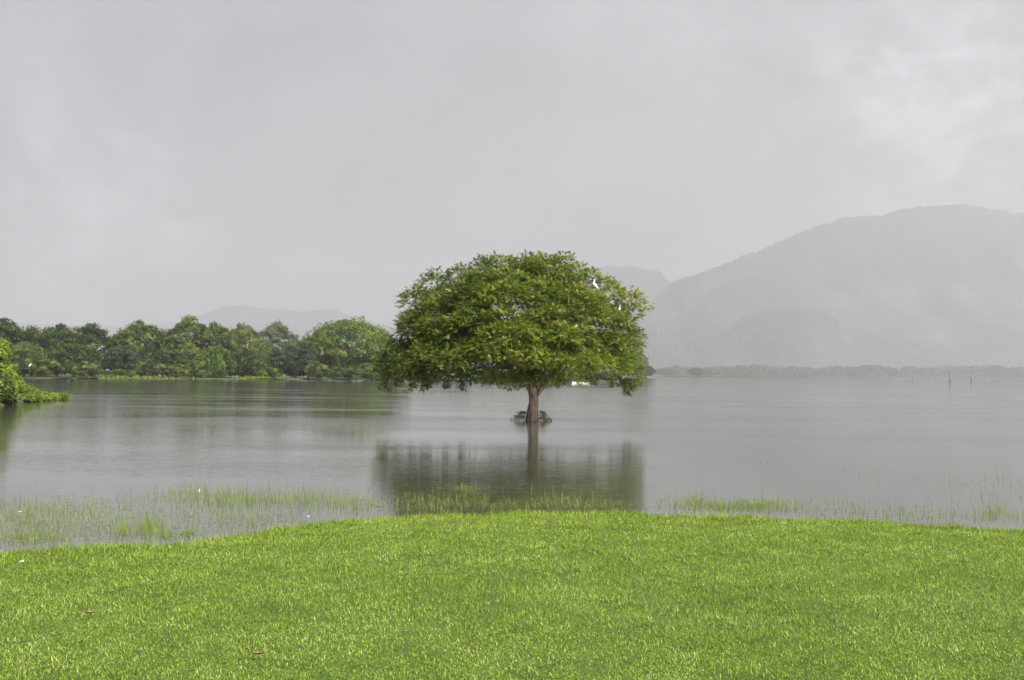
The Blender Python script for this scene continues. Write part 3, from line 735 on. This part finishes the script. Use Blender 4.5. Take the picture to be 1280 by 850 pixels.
bp_ = G(727, 479.3); boat = empty('rowing_boat', bp_, .12); 
Lb, st_ = 4.4, 9
V, Fc = [], []
for i in range(st_):
    f = i / (st_ - 1) * 2 - 1; hw = .62 * (1 - abs(f) ** 2.4) + .05; sh = .25 + .2 * f * f
    V += [(f * Lb / 2, -hw, sh), (f * Lb / 2 * .94, -hw * .6, -.12), (f * Lb / 2 * .94, hw * .6, -.12), (f * Lb / 2, hw, sh), (f * Lb / 2 * .97, hw - .05, sh - .01), (f * Lb / 2 * .92, hw * .5, .02), (f * Lb / 2 * .92, -hw * .5, .02), (f * Lb / 2 * .97, -hw + .05, sh - .01)]
for i in range(st_ - 1):
    for j in range(8): Fc.append([i * 8 + j, (i + 1) * 8 + j, (i + 1) * 8 + (j + 1) % 8, i * 8 + (j + 1) % 8][::-1])
Fc.append(list(range(8))); Fc.append([(st_ - 1) * 8 + j for j in range(8)][::-1])
link('hull', mesh_np('hull', V, [i for f in Fc for i in f], [len(f) for f in Fc]), M['paint'], boat)
for x in (-1.1, .9):
    mb = MB(); mb.tube([(x, -.5, .2), (x, 0, .2), (x, .5, .2)], [.05, .05, .05], 6); mb.build('thwart', M['wood'], boat)
tag(boat, 'small white open boat lying low at the far bank', 'boat')

def stake(u, vb, vt, r0, label, cross=False, lean=0.0):
    p = G(u, vb); h = at(u, vt, p.y).z; root = empty('stake', p)
    mb = MB(); mb.tube([(0, 0, -1), (lean * .3, 0, h * .4), (lean, 0, h)], [r0, r0 * .9, r0 * .7], 8, .08); mb.build('post', M['wood'], root)
    if cross:
        mb = MB(); mb.tube([(-r0 * 3, 0, h * .96), (0, 0, h), (r0 * 4, 0, h * .99)], [r0 * .7] * 3, 6); mb.build('crossbar', M['wood'], root)
        mb = MB(); mb.tube([(r0 * 3, 0, -1), (r0 * 3, 0, h * .45)], [r0 * .6] * 2, 6); mb.build('brace', M['wood'], root)
    else:
        mb = MB(); ball(mb, (lean, 0, h), (r0 * .9, r0 * .9, r0 * .5), 8, 4); mb.build('post_cap', M['wood'], root)
    return tag(root, label, 'stake')
stake(1187, 479, 464, .15, 'tall dark stake with a crossbar out in the lake', True)
stake(1214, 479.5, 472, .19, 'thick short dark stake alone in the lake')
stake(1140, 477, 472, .15, 'slim leaning stake standing before the hazy far shore', lean=.5)

def fallen_leaf(u, v_, size, rz, label):
    q = G(u, v_, .3); 
    for _ in range(6): q = G(u, v_, float(lawn_z(np.array(q.x), np.array(q.y))) + .045)
    root = empty('fallen_leaf', q, rz); V, Fc = [], []
    n = 7
    for i in range(n):
        f = i / (n - 1); hw = size * .24 * math.sin(math.pi * (f * .92 + .05)) ** .8; x = (f - .5) * size; z = size * .22 * (2 * f - 1) ** 2
        V += [(x, -hw, z + hw * .7), (x, 0, z), (x, hw, z + hw * .55)]
    for i in range(n - 1):
        for j in range(2): Fc.append([i * 3 + j, (i + 1) * 3 + j, (i + 1) * 3 + j + 1, i * 3 + j + 1])
    link('blade', mesh_np('blade', V, [i for f in Fc for i in f], [len(f) for f in Fc], smooth=True), M['dry'], root)
    mb = MB(); mb.tube([(-size * .75, 0, size * .16), (-size * .5, 0, size * .2), (0, 0, .004), (size * .45, 0, size * .2)], [.0022, .002, .0018, .001], 5); mb.build('stalk', M['dry'], root)
    return tag(root, label, 'leaf')
for (u, v_, s, rz, lab) in ((113, 767, .085, .5, 'curled brown dead leaf lying on the lawn, darkest of all'), (322, 818, .075, .15, 'light tan dead leaf lying flat on the lawn'), (360, 827, .055, .4, 'small dry leaf next to the light tan one'),
                           (40, 745, .06, 0, 'pale straw coloured dead leaf sunk in the lawn'), (340, 715, .05, -.5, 'small orange dry leaf near the shallows'), (900, 735, .045, 1.0, 'tiny dry leaf lying alone on the open lawn')):
    fallen_leaf(u, v_, s, rz, lab)
def scrap(u, v_, z, s, label, cat, rz):
    q = G(u, v_, z)
    V = []; Fc = []; n = 6; random.seed(int(u))
    for i in range(n):
        for j in range(n): V.append(((i / 5 - .5) * s * (1 + .2 * math.sin(j)), (j / 5 - .5) * s * .6, random.uniform(0, .22) * s))
    for i in range(n - 1):
        for j in range(n - 1): Fc.append([i * n + j, (i + 1) * n + j, (i + 1) * n + j + 1, i * n + j + 1])
    o = link('paper_scrap', mesh_np('paper_scrap', V, [i for f in Fc for i in f], [len(f) for f in Fc]), M['paper'], None, q); o.rotation_euler = (.1, -.1, rz)
    md = o.modifiers.new('thickness', 'SOLIDIFY'); md.thickness = .002
    return tag(o, label, cat)
scrap(27, 702, .08, .038, 'crumpled white scrap lying on the lawn', 'litter', .4)
scrap(385, 645.5, .012, .04, 'white scrap floating by the edge of the lawn', 'litter', 1.2)
scrap(25, 639.5, .01, .045, 'white scrap floating among the flooded grass', 'litter', .2)

# ------------------------------------------------------------------ rain haze
hx0, hx1, hy0, hy1, hz0, hz1 = -13800, 13800, -2500, 12000, -3.0, 1160.0
V = [(x, y, z) for z in (hz0, hz1) for y in (hy0, hy1) for x in (hx0, hx1)]
Fc = [[0, 2, 3, 1], [4, 5, 7, 6], [0, 1, 5, 4], [2, 6, 7, 3], [0, 4, 6, 2], [1, 3, 7, 5]]
hm = bpy.data.materials.new('haze'); hm.use_nodes = True; t = hm.node_tree; t.nodes.clear()
o_ = nd(t, 'ShaderNodeOutputMaterial'); pv = nd(t, 'ShaderNodeVolumePrincipled')
pv.inputs['Color'].default_value = (.942, .946, .988, 1); pv.inputs['Density'].default_value = .00023; pv.inputs['Anisotropy'].default_value = 0.66
lk(t, pv.outputs[0], o_.inputs['Volume'])
tag(link('haze', mesh_np('haze', V, [i for f in Fc for i in f], [4] * 6), hm), 'pale grey rain haze filling the valley', 'haze', kind='stuff')
